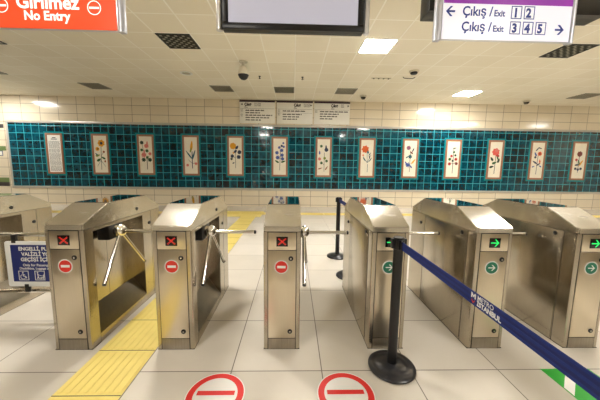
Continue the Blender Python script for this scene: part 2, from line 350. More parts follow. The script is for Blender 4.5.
# units: u,v in metres relative to picture centre, v up
FL = [
 ('tall orange sunflower', [('b',.03,.27,.085,'yel',.12),('b',.03,.27,.035,'nav',0),('b',-.07,.13,.05,'yel',.15),('b',-.06,.13,.02,'dgr',0),('b',.08,.06,.028,'brn',.1),('l',-.07,-.03,.06,.025,.3,'lim'),('l',.06,-.09,.06,.022,2.6,'gre'),('l',-.05,-.14,.06,.03,.6,'gre'),('l',.1,-.17,.03,.02,1.5,'brn'),('l',-.1,-.0,.04,.015,2.4,'tea'),('s',.02,.2,0,-.38,.006,'stm'),('s',0,-.15,-.1,-.3,.004,'tea'),('s',0,-.15,.1,-.3,.004,'tea'),('s',0,-.05,.08,.06,.004,'stm')]),
 ('hanging pink bell blooms and dark green leaves', [('b',-.09,.3,.045,'dgr',.15),('b',.02,.22,.055,'pnk',.2),('l',.04,.29,.05,.02,1.5,'pnk'),('b',-.05,.0,.06,'pnk',.2),('l',-.04,.08,.05,.02,1.5,'pnk'),('b',.1,.03,.04,'pnk',.2),('b',-.1,.12,.035,'gre',.2),('b',.03,.1,.04,'gre',.2),('b',-.06,-.12,.05,'dgr',.2),('b',.09,-.12,.05,'dgr',.2),('b',.03,-.06,.035,'gre',.2),('s',.02,-.06,.02,-.36,.008,'stm'),('s',-.09,.3,-.05,.05,.004,'stm'),('s',.0,-.1,.08,-.02,.004,'stm')]),
 ('slender mustard bloom over blue leaves', [('l',.02,.24,.13,.03,1.45,'yel'),('l',.0,.14,.07,.02,1.3,'lim'),('l',-.05,.02,.13,.018,2.2,'tea'),('l',.07,.02,.13,.02,1.25,'tea'),('s',.03,.1,.03,-.32,.01,'nav'),('b',-.09,-.24,.035,'pnk',.2),('b',.12,-.2,.035,'pnk',.2),('s',.03,-.2,-.07,-.1,.004,'stm'),('s',.03,-.2,.1,-.18,.004,'stm')]),
 ('round yellow bloom with navy leaves', [('b',-.06,.25,.08,'yel',.06),('l',.04,.22,.05,.03,1.0,'nav'),('b',.1,.1,.05,'nav',.15),('b',.08,-.02,.05,'nav',.15),('l',0,.12,.05,.03,.8,'nav'),('b',-.08,.0,.045,'nav',.2),('b',-.1,-.07,.03,'dgr',.2),('b',-.05,.08,.02,'yel',0),('l',-.05,-.17,.03,.015,.4,'nav'),('s',0,.2,0,-.3,.005,'stm'),('s',0,-.05,-.08,.02,.005,'nav')]),
 ('tall spike of small blue blooms', [('b',.09,.34,.026,'blu',.2),('b',.05,.27,.03,'nav',.2),('b',.1,.25,.03,'blu',.2),('b',-.01,.23,.034,'blu',.2),('b',.05,.16,.045,'blu',.2),('b',-.07,.1,.045,'blu',.2),('b',.06,.04,.045,'blu',.2),('b',-.05,-.02,.05,'blu',.2),('b',.07,-.05,.045,'blu',.2),('l',-.07,-.12,.06,.022,2.6,'gre'),('l',.09,-.12,.06,.022,.3,'gre'),('s',.02,.2,.0,-.34,.006,'stm')]),
 ('dark blue bell and green sprigs', [('b',-.06,.28,.035,'gre',.2),('b',.07,.19,.05,'nav',.12),('l',.06,.26,.05,.02,1.6,'nav'),('l',-.1,.12,.05,.018,1.6,'blu'),('b',-.1,-.04,.04,'pnk',.15),('b',.03,-.02,.035,'lim',.2),('b',.08,-.09,.035,'gre',.2),('b',-.05,-.14,.035,'gre',.2),('s',.02,.12,.02,-.36,.005,'stm'),('l',-.08,-.28,.06,.015,.3,'brn'),('l',.08,-.27,.06,.015,1.0,'brn'),('s',.02,-.2,-.06,-.1,.004,'stm')]),
 ('large orange carnation on fanned stems', [('b',-.05,.22,.09,'org',.15),('l',.02,.15,.04,.025,2,'tea'),('b',-.1,.07,.022,'org',.2),('s',.02,-.15,.02,-.36,.006,'tea'),('s',.01,-.12,.0,.15,.005,'tea'),('s',.01,-.12,.1,.08,.005,'tea'),('s',.01,-.12,-.1,.04,.005,'tea'),('s',.01,-.12,.11,-.03,.004,'tea'),('l',.07,.1,.05,.012,1,'tea'),('l',-.07,-.03,.06,.012,2.2,'tea'),('l',.09,-.04,.06,.012,1,'tea'),('l',.06,.03,.05,.012,1.8,'nav')]),
 ('mauve, yellow and blue blooms', [('b',-.05,.27,.055,'mau',.2),('l',.07,.22,.06,.015,1.2,'nav'),('l',.03,.15,.05,.02,2.4,'drd'),('b',.0,.05,.05,'tea',.25),('l',-.07,.04,.05,.015,.6,'tea'),('l',.09,-.07,.085,.02,.9,'yel'),('b',-.05,-.16,.06,'blu',.35),('l',-.1,-.11,.05,.018,2.2,'blu'),('l',.03,-.2,.05,.018,2.2,'blu'),('s',0,.2,0,-.34,.006,'stm')]),
 ('small red blooms on a green stem', [('l',.03,.28,.045,.015,.2,'dgr'),('b',.02,.18,.03,'gre',.2),('b',-.04,.08,.035,'red',.2),('b',.06,.1,.03,'dgr',.2),('b',-.08,.0,.04,'gre',.2),('b',.08,.0,.04,'red',.2),('b',.0,-.04,.03,'dgr',.2),('b',-.08,-.12,.04,'red',.2),('b',.1,-.11,.04,'drd',.2),('s',.01,.28,.01,-.36,.007,'dgr'),('s',.01,-.12,-.08,-.08,.005,'gre'),('s',.01,-.12,.08,-.08,.005,'gre')]),
 ('large pink rose', [('b',.0,.2,.095,'ros',.12),('b',.02,.24,.045,'pnk',.1),('b',.06,.1,.04,'red',.15),('l',-.09,.02,.06,.028,2.2,'dgr'),('l',-.02,-.08,.06,.03,.4,'gre'),('l',.09,-.02,.06,.028,1.2,'dgr'),('l',-.08,-.18,.06,.028,.3,'dgr'),('l',.06,.05,.05,.02,1.9,'gre'),('s',.01,.15,-.0,-.36,.007,'dgr'),('s',0,-.1,.1,-.0,.004,'gre')]),
 ('orange bloom among blue leaves', [('b',.05,.17,.055,'org',.15),('b',.05,.17,.024,'drd',0),('l',-.02,.29,.07,.015,.9,'nav'),('l',.05,.31,.05,.014,-.3,'nav'),('l',-.06,.16,.06,.022,2.1,'blu'),('b',-.06,.08,.03,'nav',.2),('l',.07,-.02,.05,.02,1.7,'org'),('l',-.06,-.05,.07,.02,2.6,'nav'),('l',.04,-.1,.06,.02,.5,'nav'),('l',-.09,-.16,.04,.015,.4,'blu'),('l',.09,-.15,.04,.015,2.6,'blu'),('s',.01,.14,-.0,-.36,.006,'nav')]),
 ('dark red round bloom over a navy base', [('b',.0,.18,.07,'drd',.1),('b',-.07,.03,.035,'red',.15),('l',.06,-.05,.09,.024,1.0,'yel'),('l',.0,-.03,.07,.02,1.9,'gre'),('l',-.04,-.1,.06,.022,.2,'nav'),('b',-.07,-.2,.035,'nav',.25),('b',.0,-.22,.035,'nav',.25),('b',.07,-.2,.035,'nav',.25),('s',.0,.12,.0,-.3,.006,'nav'),('s',-.06,0,.0,-.15,.004,'stm')]),
]
PX, PP, PW, PZ1, PZ0 = -8.0518, 1.4656, .5338, 2.3343, 1.0261
xs_panel = [PX+PP*k for k in range(13)]
side = ['second panel from left', 'third panel from left', 'fourth panel from left', 'fifth panel from left', 'sixth panel from left', 'middle panel of the mural',
        'sixth panel from right', 'fifth panel from right', 'fourth panel from right', 'third panel from right', 'second panel from right', 'last panel at right']
for k, x0 in enumerate(xs_panel):
    cx = x0+PW/2; cz = (PZ0+PZ1)/2
    if k == 0:
        t = thing('text_panel', (cx, YB-.02, cz), 'upright panel of small grey text in a copper border, first on the teal mural', 'panel')
    else:
        t = thing('flower_panel', (cx, YB-.02, cz), 'tile picture of %s, %s' % (FL[k-1][0], side[k-1]), 'tile picture', 'flower pictures on the teal mural')
    hw, hh = PW/2, (PZ1-PZ0)/2; b = .058; o_ = .055; G = 1.32
    mb = MB()
    mb.box((-hw-o_, -.004, -hh-o_), (hw+o_, 0, hh+o_), 'cyan'); mb.build('panel_outline', t)  # thin cyan outline around the panel
    mb = MB()
    mb.box((-hw, -.022, -hh), (hw, -.004, -hh+b), 'copper', .003); mb.box((-hw, -.022, hh-b), (hw, -.004, hh), 'copper', .003)
    mb.box((-hw, -.022, -hh+b), (-hw+b, -.004, hh-b), 'copper', .003); mb.box((hw-b, -.022, -hh+b), (hw, -.004, hh-b), 'copper', .003)
    mb.build('frame', t)
    MB().box((-hw+b, -.012, -hh+b), (hw-b, -.004, hh-b), 'paper' if k == 0 else 'cream').build('picture', t)
    P = lambda u, v: (u*G, v*G)
    y = -.012
    mb = MB()
    if k == 0:
        rr = random.Random(3); z = hh-b-.08
        mb.box((-.05, y-.001, z-.012), (.06, y, z+.012), 'ink'); z -= .05
        mb.box((-.09, y-.001, z-.012), (.1, y, z+.012), 'ink'); z -= .07
        for i in range(30):
            x = -hw+b+.03
            if i in (8, 12, 19, 24): z -= .012
            while x < hw-b-.04:
                l = min(rr.uniform(.02, .07), hw-b-.03-x)
                mb.box((x, y-.001, z-.007), (x+l, y, z+.007), 'grey_ink'); x += l+.012
            z -= .031
        mb.build('printed_text', t)
    else:
        yy = y
        for it in FL[k-1][1]:
            if it[0] == 's': stem(mb, P, (it[1], it[2]), (it[3], it[4]), it[5], 'pt_'+it[6], yy)
        for it in FL[k-1][1]:
            yy -= .0003
            if it[0] == 'b': blob(mb, P, it[1], it[2], it[3], it[3], 'pt_'+it[4], yy, it[5])
            elif it[0] == 'l': leaf(mb, P, it[1], it[2], it[3], it[4], it[5], 'pt_'+it[6], yy)
        mb.build('painted_flower', t)

# small notice on the wall at the left edge
t = thing('wall_notice', (-9.62, YB, 1.67), 'tiny white notice with blue edge on the wall left of the mural', 'notice')
MB().box((-.15, -.01, -.08), (.15, 0, .08), 'navy', .002).build('backing', t)
MB().box((-.135, -.013, -.062), (.135, -.01, .062), 'paper').build('face', t)

# information boards above the mural
def board(x0, x1, label, arrow, nums, rows):
    t = thing('information_board', ((x0+x1)/2, YB, 2.76), label, 'sign', 'information boards above the mural')
    w = (x1-x0)/2; h = .72
    MB().box((-w, -.05, 0), (w, -.004, h), 'paper', .003).build('panel', t)
    MB().box((-w, -.054, h-.055), (w, -.05, h), 'plum').build('header_band', t)
    mb = MB(); y = -.05
    x = -w+.16 if arrow == 'l' else w-.62
    text_mesh(mb, '\u00c7\u0131k\u0131\u015f', .125, 'ink', facing_front(x, y, h-.17), bold=.007, sx=.85)
    text_mesh(mb, 'Exit', .07, 'ink', facing_front(x, y, h-.245))
    xx = x+.33
    for n in nums:
        for q in ((xx, h-.18, xx+.085, h-.172), (xx, h-.092, xx+.085, h-.084), (xx, h-.18, xx+.008, h-.084), (xx+.077, h-.18, xx+.085, h-.084)):
            mb.box((q[0], y-.001, q[1]), (q[2], y, q[3]), 'ink')
        text_mesh(mb, n, .09, 'ink', facing_front(xx+.018, y, h-.165)); xx += .11
    ax = -w+.08 if arrow == 'l' else w-.06; d = -1 if arrow == 'l' else 1
    mb.prism([(ax+d*.035, h-.13), (ax-d*.015, h-.095), (ax-d*.015, h-.165)], y-.001, y, 'ink', 'y')
    mb.box((ax-.03, y-.001, h-.137), (ax+.03, y, h-.123), 'ink')
    mb.box((-w+.02, y-.001, h-.262), (w-.02, y, h-.256), 'ink')
    z = h-.32; rr = random.Random(int(x0*100)+500)
    for r in rows:
        if r is None:
            mb.box((-w+.02, y-.001, z+.012), (w-.02, y, z+.016), 'ink'); z -= .03; continue
        num, L = r
        if num:
            for q in ((-w+.04, z-.035, -w+.1, z-.03), (-w+.04, z+.03, -w+.1, z+.035), (-w+.04, z-.035, -w+.045, z+.035), (-w+.095, z-.035, -w+.1, z+.035)):
                mb.box((q[0], y-.001, q[1]), (q[2], y, q[3]), 'ink')
            text_mesh(mb, num, .055, 'ink', facing_front(-w+.053, y, z-.02))
        x = -w+.19
        while x < -w+.19+L:
            l = min(rr.uniform(.08, .16), -w+.19+L-x+.02)
            mb.box((x, y-.001, z-.014), (x+l, y, z+.014), 'ink')
            for a in (.25, .7): mb.box((x+l*a, y-.001, z+.014), (x+l*a+.012, y, z+.026), 'ink')
            x += l+.022
        z -= .076
    mb.build('lettering', t)
board(-1.765, -.615, 'white exit board with left arrow above the mural, leftmost of three', 'l', '12', [('1', .6), (None and 0, .45), ('2', .85), ('', .75), ('', .48)])
board(-.555, .62, 'white exit board between two similar boards above the mural', 'r', '34', [('3', .75), None, ('4', .6), ('', .55), ('', .45)])
board(.665, 1.84, 'white exit board with one full text block, rightmost of three above the mural', 'r', '5', [('5', .9), ('', .6), ('', .55), ('', .42)])

# ------------------------------------------------------------------ turnstiles
W, LEN = .2659, 1.0871
Y0 = 1.8934
ZB = .893                      # body top / lid seam
def turnstile(x, y, kind, label, tripod=True):
    t = thing('turnstile', (x, y, 0), label, 'turnstile', 'tripod turnstiles standing in a row')
    r = .010; ya, yb = .092, .75; d = .12
    # body: front column, rear column, thin middle wall, top beam, sloped sill
    def colpoly(y0, y1, front):
        pts = []
        if front:
            pts += [(0, y1), (W, y1)]
            for k in range(6):
                a = -PI/2*k/5; pts.append((W-r+r*math.cos(a), y0+r+r*math.sin(a)))
            for k in range(6):
                a = -PI/2-PI/2*k/5; pts.append((r+r*math.cos(a), y0+r+r*math.sin(a)))
        else:
            pts += [(W, y0), (0, y0)]
            for k in range(6):
                a = PI-PI/2*k/5; pts.append((r+r*math.cos(a), y1-r+r*math.sin(a)))
            for k in range(6):
                a = PI/2-PI/2*k/5; pts.append((W-r+r*math.cos(a), y1-r+r*math.sin(a)))
        return pts
    mb = MB()
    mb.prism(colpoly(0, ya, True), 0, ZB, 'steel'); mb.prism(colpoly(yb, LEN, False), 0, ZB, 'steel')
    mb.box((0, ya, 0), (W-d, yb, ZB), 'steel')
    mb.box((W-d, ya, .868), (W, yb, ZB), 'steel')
    mb.build('body', t)
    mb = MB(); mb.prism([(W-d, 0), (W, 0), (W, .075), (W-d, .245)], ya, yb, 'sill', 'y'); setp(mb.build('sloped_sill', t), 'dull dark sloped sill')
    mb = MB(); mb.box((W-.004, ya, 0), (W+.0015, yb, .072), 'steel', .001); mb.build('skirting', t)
    # seams of the side cladding
    mb = MB(); mb.box((-.0008, -.0008, 0), (W+.0008, LEN+.0008, .004), 'gap'); mb.build('foot_strip', t)  # thin dark strip around the foot of the body
    mb = MB()
    mb.box((-.0006, ya+.008, 0), (.001, ya+.012, ZB), 'gap'); mb.box((-.0006, .775, 0), (.001, .779, ZB), 'gap')
    mb.box((W-.001, .90, .02), (W+.0006, .903, ZB), 'gap')
    mb.box((W-d-.001, .40, .24), (W-d+.0006, .403, .868), 'gap')
    mb.build('seam', t)
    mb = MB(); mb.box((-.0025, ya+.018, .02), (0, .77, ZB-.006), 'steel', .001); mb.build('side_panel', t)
    # lid
    prof = [(0, ZB+.003), (0, .9314), (.263, 1.0524), (.827, 1.055), (LEN, .933), (LEN, ZB+.003)]
    tb = bmesh.new()
    A = [tb.verts.new((0, p[0], p[1])) for p in prof]; B = [tb.verts.new((W, p[0], p[1])) for p in prof]
    tb.faces.new(A); tb.faces.new(B[::-1])
    for i in range(len(prof)): tb.faces.new((A[i], B[i], B[(i+1) % 6], A[(i+1) % 6]))
    bmesh.ops.recalc_face_normals(tb, faces=tb.faces)
    ve = [e for e in tb.edges if abs(e.verts[0].co.x-e.verts[1].co.x) < 1e-5 and abs(e.verts[0].co.y-e.verts[1].co.y) < 1e-5]
    bmesh.ops.bevel(tb, geom=ve, offset=r, segments=5, affect='EDGES')
    top = [e for e in tb.edges if min(v.co.z for v in e.verts) > .92]
    bmesh.ops.bevel(tb, geom=top, offset=.004, segments=2, affect='EDGES')
    mb = MB(); mb.merge(tb, 'lid'); lid = mb.build('lid', t)
    mb = MB(); mb.box((.006, .01, ZB), (W-.006, LEN-.01, ZB+.003), 'gap'); mb.build('lid_gasket', t)
    mb = MB(); mb.prism([(.275, 1.0532), (.82, 1.0555), (.82, 1.0578), (.275, 1.0556)], .008, W-.008, 'glass', 'x'); setp(mb.build('glass_top', lid), 'black glass top')
    # front
    fx0, fx1 = .034, W-.034
    mb = MB(); mb.box((fx0-.005, -.0006, 0), (fx1+.005, .001, ZB), 'gap'); mb.build('front_gap', t)
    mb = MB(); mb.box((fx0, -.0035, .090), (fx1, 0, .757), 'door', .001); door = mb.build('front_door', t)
    mb = MB(); mb.box((fx0, -.0035, .004), (fx1, 0, .084), 'kick', .001); mb.build('kick_plate', t)
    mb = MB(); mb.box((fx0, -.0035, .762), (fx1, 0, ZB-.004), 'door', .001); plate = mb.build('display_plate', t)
    def lock(x_, z_, nm, par, yy=-.0035):
        mb = MB(); mb.lathe([(.0175,0),(.0175,.003),(.012,.006),(.006,.006)], 'black', Matrix.Translation((x_, yy, z_)) @ Matrix.Rotation(PI/2, 4, 'X'), 20)
        mb.lathe([(.006,.002),(.006,.0055),(0,.006)], 'chrome', Matrix.Translation((x_, yy, z_)) @ Matrix.Rotation(PI/2, 4, 'X'), 16)
        mb.build(nm, par)
    lock(.196, .70, 'lock', door); lock(.193, .143, 'lock', door)
    # display
    cx, cz = .133, .824
    mb = MB(); mb.box((cx-.041, -.006, cz-.036), (cx+.041, -.0035, cz+.036), 'screen_black', .001); disp = mb.build('display', t)
    mb = MB(); yy = -.006
    if kind == 'red':
        for s in (1, -1):
            for o_ in (-.003, .003):
                a = Vector((cx-.027, cz-.023*s)); b = Vector((cx+.027, cz+.023*s)); n = Vector((-(b-a).y, (b-a).x)).normalized()
                a = a+n*o_; b = b+n*o_
                mb.prism([tuple(a+n*.0014), tuple(b+n*.0014), tuple(b-n*.0014), tuple(a-n*.0014)], yy-.0008, yy, 'led_red', 'y')
        mb.build('cross_light', disp)
    else:
        mb.box((cx-.03, yy-.0008, cz-.004), (cx+.024, yy, cz+.004), 'led_green')
        for s in (1, -1):
            mb.prism([(cx+.03, cz), (cx+.006, cz+s*.027), (cx-.003, cz+s*.027), (cx+.02, cz)], yy-.001, yy, 'led_green', 'y')
        mb.build('arrow_light', disp)
    # sticker
    sx, sz, sr = .128, .637, .051
    mb = MB(); yy = -.0035
    ringface(mb, sx, sz, sr, yy, 'white', .0008)
    if kind == 'red':
        ringface(mb, sx, sz, sr*.86, yy, 'red', .0012); mb.box((sx-.03, yy-.0016, sz-.009), (sx+.03, yy, sz+.009), 'white')
    else:
        ringface(mb, sx, sz, sr*.86, yy, 'green', .0012)
        mb.box((sx-.025, yy-.0016, sz-.0035), (sx+.022, yy, sz+.0035), 'white')
        for s in (1, -1):
            mb.prism([(sx+.027, sz), (sx+.006, sz+s*.022), (sx-.003, sz+s*.022), (sx+.017, sz)], yy-.0016, yy, 'white', 'y')
    setp(mb.build('sticker', door), 'round no entry sticker' if kind == 'red' else 'round green arrow sticker')
    # side locks
    RX = Matrix.Rotation(PI/2, 4, 'Y')
    def slock(sx_, y_, z_, flip):
        mb = MB(); Rm = Matrix.Translation((sx_, y_, z_)) @ Matrix.Rotation(PI/2*(-1 if flip else 1), 4, 'Y')
        mb.lathe([(.016,0),(.016,.004),(.011,.007),(.008,.007),(.008,.005),(0,.005)], 'black', Rm, 18); mb.build('lock', t)
    slock(W, .665, .945, False); slock(W, .87, .772, False); slock(-.0025, .17, .862, True); slock(-.0, .86, .80, True)
    # tripod on the right side
    if not tripod: return t
    hub = Vector((W+.035, .355, .806)); a = Vector((1, 0, -1.2)).normalized()
    q = Vector((0, 0, 1)).rotation_difference(a).to_matrix().to_4x4()
    mb = MB()
    mb.box((W-.10, .27, .75), (W-.004, .45, .866), 'black', .006)
    mb.tube([(W-.06, .355, .835), tuple(hub)], .038, 'steel', 20)
    mb.build('tripod_housing', t)
    mb = MB(); mb.lathe([(.0,-.04),(.042,-.04),(.052,-.024),(.052,.006),(.036,.032),(.018,.042),(0,.044)], 'chrome', Matrix.Translation(hub) @ q, 24)
    hb = mb.build('tripod_hub', t)
    for dr, Lh in ((Vector((1, 0, 0)), .362), (Vector((-.0, -.55, -.84)), .425), (Vector((.08, .6, -.79)), .43)):
        dr = dr.normalized()
        mb = MB(); mb.tube([hub+dr*.02, hub+dr*Lh], .0145, 'chrome', 14); arm = mb.build('arm', t)
        mb = MB(); mb.tube([hub+dr*Lh, hub+dr*(Lh+.012), hub+dr*(Lh+.016)], [.0152, .0152, .010], 'black', 14); mb.build('end_cap', arm)
    return t
GX = [-1.7236, -.9843, -.2063, .5741, 1.3326, 2.0823]
GL = ['steel tripod turnstile with red cross display, beside the blue accessibility sign',
      'steel tripod turnstile with red cross display, just right of the yellow tactile strip',
      'steel tripod turnstile with red cross display, seen head-on in the middle',
      'steel tripod turnstile with green arrow, partly hidden by the near black barrier post',
      'steel tripod turnstile with green arrow, crossed low by the blue barrier belt lettering',
      'steel tripod turnstile with green arrow at the far right edge of the row']
for i, x in enumerate(GX): turnstile(x, Y0, 'red' if i < 3 else 'green', GL[i])
turnstile(-2.6-W, Y0, 'red', 'steel turnstile at the left edge of the view beyond the blue accessibility sign', False)

# ------------------------------------------------------------------ swing gate with sign between first two units
t = thing('barrier_rail', (-2.16, 2.3, 0), 'pair of horizontal chrome rails closing the wide lane at the left', 'barrier')
for z in (.757, .262):
    MB().tube([(-.43, 0, z), (.43, 0, z)], .0155, 'chrome').build('rail', t)
sg = thing('accessibility_sign', (-2.04, 2.262, .515), 'navy and white accessibility sign hung on the chrome rails at the left', 'sign')
MB().prism(rpoly(-.345, -.195, .3, .195, .02), -.004, .004, 'white', 'y').build('board', sg)
MB().prism(rpoly(-.3, -.152, .285, .165, .006), -.0052, -.004, 'navy', 'y').build('blue_panel', sg)
mb = MB(); yy = -.0052
for s, zz, sz_ in (('ENGELL\u0130, PUSETL\u0130,', .118, .042), ('VAL\u0130ZL\u0130 YOLCU', .072, .042), ('GE\u00c7\u0130\u015e\u0130 \u0130\u00c7\u0130ND\u0130R', .026, .042), ('Only for Passengers with', -.018, .03), ('Disabilities, Luggage and Strollers', -.046, .027)):
    text_mesh(mb, s, sz_, 'white', facing_front(-.06, yy, zz), 'CENTER', .0005, .0014 if sz_ > .035 else .0004)
mb.build('lettering', sg)
def pframe(mb, x, z, s):
    for q in ((x, z, x+s, z+.005), (x, z+s-.005, x+s, z+s), (x, z, x+.005, z+s), (x+s-.005, z, x+s, z+s)):
        mb.box((q[0], yy-.001, q[1]), (q[2], yy, q[3]), 'white')
def stroke(mb, pts, w, y=None):
    y = yy if y is None else y
    for a, b in zip(pts, pts[1:]):
        a, b = Vector(a), Vector(b); n = Vector((-(b-a).y, (b-a).x)).normalized()*w/2
        mb.prism([tuple(a+n), tuple(b+n), tuple(b-n), tuple(a-n)], y-.001, y, 'white', 'y')
for k in range(4):
    mb = MB(); x, z, s = -.255+k*.132, -.14, .082; pframe(mb, x, z, s)
    if k == 0:
        mb.prism(circ(x+.035, z+.067, .006, 12), yy-.001, yy, 'white', 'y')
        stroke(mb, [(x+.035, z+.06), (x+.038, z+.035), (x+.055, z+.035), (x+.064, z+.016)], .006); stroke(mb, [(x+.037, z+.048), (x+.052, z+.048)], .004)
        stroke(mb, [(x+.035+.02*math.cos(a), z+.03+.02*math.sin(a)) for a in [1.9+i*.42 for i in range(11)]], .004)
    elif k == 1:
        mb.prism(circ(x+.024, z+.066, .006, 12), yy-.001, yy, 'white', 'y')
        stroke(mb, [(x+.024, z+.058), (x+.026, z+.034), (x+.034, z+.012)], .007); stroke(mb, [(x+.026, z+.034), (x+.018, z+.012)], .005)
        stroke(mb, [(x+.026, z+.05), (x+.044, z+.04), (x+.07, z+.036)], .004); stroke(mb, [(x+.044, z+.022), (x+.07, z+.022), (x+.072, z+.05)], .006)
        for a in (.048, .066): mb.prism(circ(x+a, z+.013, .005, 10), yy-.001, yy, 'white', 'y')
    elif k == 2:
        mb.box((x+.02, yy-.001, z+.016), (x+.062, yy, z+.046), 'white'); stroke(mb, [(x+.032, z+.046), (x+.032, z+.058), (x+.05, z+.058), (x+.05, z+.046)], .004)
    else:
        stroke(mb, [(x+.014, z+.06), (x+.03, z+.03), (x+.062, z+.03), (x+.066, z+.05), (x+.034, z+.05)], .005)
        for a in (.034, .06): mb.prism(circ(x+a, z+.016, .007, 12), yy-.001, yy, 'white', 'y')
    setp(mb.build('pictogram', sg), ['wheelchair pictogram', 'person with stroller pictogram', 'suitcase pictogram', 'stroller pictogram'][k])
for x, z in ((-.27, .245), (-.2, -.24)):
    mb = MB(); mb.box((x-.018, -.006, min(z, z*.75)-.005), (x+.018, .018, max(z, z*.75)+.005), 'black', .003); mb.build('clip', sg)

# ------------------------------------------------------------------ barrier posts and belts
def post(x, y, label):
    t = thing('barrier_post', (x, y, 0), label, 'barrier post', 'black belt barrier posts')
    MB().lathe([(0,0),(.150,0),(.156,.006),(.156,.016),(.148,.024),(.125,.029),(.105,.031),(.10,.036),(.06,.042),(.04,.044),(0,.044)], 'rubber', None, 48).build('base', t)
    MB().tube([(0,0,.044), (0,0,.85)], .0305, 'black', 24).build('pole', t)
    mb = MB(); mb.lathe([(.031,.835),(.036,.84),(.036,.90),(.033,.912),(0,.913)], 'black', None, 24)
    for a in (0, PI/2, PI, 1.5*PI):
        t2 = bmesh.new(); bmesh.ops.create_cube(t2, size=1)
        t2.transform(Matrix.Rotation(a, 4, 'Z') @ Matrix.Translation((.036, 0, .872)) @ Matrix.Diagonal((.022, .03, .062, 1)))
        mb.merge(t2, 'black')
    mb.build('head', t)
    return t
post(.685, 1.70, 'black belt barrier post with wide round base, nearest to the camera')
post(.683, 4.02, 'black belt barrier post standing in the hall behind the turnstiles')
post(.706, 3.27, 'black barrier post hidden behind a green arrow turnstile, only its base edge showing')
post(.685, -.55, 'black belt barrier post holding the near end of the lettered blue belt')
def belt(a, b, z, h, label, text, sag=.0):
    a, b = Vector(a), Vector(b); L = (b-a).length; ang = math.atan2(b.y-a.y, b.x-a.x)
    t = thing('barrier_belt', (a.x, a.y, z), label, 'barrier belt'); t.rotation_euler = (0, 0, ang)
    mb = MB(); n = 5
    for k in range(n):                       # woven ridges
        z0 = -h/2+h*k/n; mb.box((0, -.0009, z0), (L, .0009, z0+h/n), 'belt' if k % 2 == 0 else 'belt_dark')
        mb.box((0, -.0016, z0+h/n*.15), (L, .0016, z0+h/n*.85), 'belt' if k % 2 == 0 else 'belt_dark')
    mb.build('webbing', t)
    if text:
        mb = MB(); Tm = lambda x, zz: Matrix.Translation((x, -.0016, zz)) @ Matrix.Rotation(PI/2, 4, 'X')
        xo = text
        text_mesh(mb, 'METRO', .025, 'white', Tm(xo+.034, .0045), bold=.0001, th=.0003)
        text_mesh(mb, '\u0130STANBUL', .025, 'white', Tm(xo+.034, -.0175), bold=.0009, th=.0003)
        mb.build('lettering', t)
        mb = MB(); y = -.0016
        mb.prism([(xo, .0), (xo, .02), (xo+.006, .02), (xo+.013, .011), (xo+.02, .02), (xo+.026, .02), (xo+.026, 0), (xo+.02, 0), (xo+.02, .011), (xo+.013, .003), (xo+.006, .011), (xo+.006, 0)], y-.0004, y, 'white', 'y')
        mb.prism([(xo+.004, -.004), (xo+.013, -.014), (xo+.022, -.004), (xo+.022, -.010), (xo+.013, -.020), (xo+.004, -.010)], y-.0004, y, 'red', 'y')
        mb.build('emblem', t)
    MB().box((-.006, -.004, -h/2-.002), (.012, .004, h/2+.002), 'black', .001).build('belt_clip', t)
    return t
belt((.6848, 1.645), (.6852, -.495), .87, .052, 'blue lettered barrier belt stretching from the nearest post towards the camera', .672)
belt((.6847, 3.964), (.7045, 3.326), .868, .05, 'short blue barrier belt between the two posts behind the turnstiles', 0)

# ------------------------------------------------------------------ floor stickers
def flat(mb, pts, z, mn, th=.0006): mb.prism(pts, z, z+th, mn, 'z')
for cx, lb in ((-.45, 'round red and white no entry floor sticker, left of the two'), (.331, 'round red and white no entry floor sticker beside the near black post')):
    t = thing('floor_sticker', (cx, 1.482, 0), lb, 'floor sticker', 'no entry stickers on the floor')
    mb = MB(); flat(mb, circ(0, 0, .173, 56), .0002, 'floor_white'); mb.build('backing', t)
    mb = MB(); n = 56
    tb = bmesh.new(); zt = .0012
    A = [tb.verts.new((.167*math.cos(2*PI*k/n), .167*math.sin(2*PI*k/n), zt)) for k in range(n)]; B = [tb.verts.new((.130*math.cos(2*PI*k/n), .130*math.sin(2*PI*k/n), zt)) for k in range(n)]
    C = [tb.verts.new((.167*math.cos(2*PI*k/n), .167*math.sin(2*PI*k/n), .0008)) for k in range(n)]
    for k in range(n):
        j = (k+1) % n; tb.faces.new((A[k], A[j], B[j], B[k])); tb.faces.new((C[k], C[j], A[j], A[k]))
    bmesh.ops.recalc_face_normals(tb, faces=tb.faces); mb.merge(tb, 'floor_red'); mb.build('red_ring', t)
    mb = MB(); mb.box((-.112, -.002, .0008), (.112, .03, .0013), 'floor_red'); mb.build('red_bar', t)
t = thing('floor_sticker', (1.872, 1.507, 0), 'green square floor sticker with white arrow at the bottom right corner', 'floor sticker')
mb = MB(); flat(mb, [(-.169, -.169), (.169, -.169), (.169, .169), (-.169, .169)], .0002, 'floor_green'); mb.build('backing', t)
mb = MB(); flat(mb, [(0, .158), (-.16, .01), (-.16, -.055), (-.03, .062), (-.03, -.155), (.03, -.155), (.03, .062), (.16, -.055), (.16, .01)], .0008, 'floor_white'); mb.build('white_arrow', t)

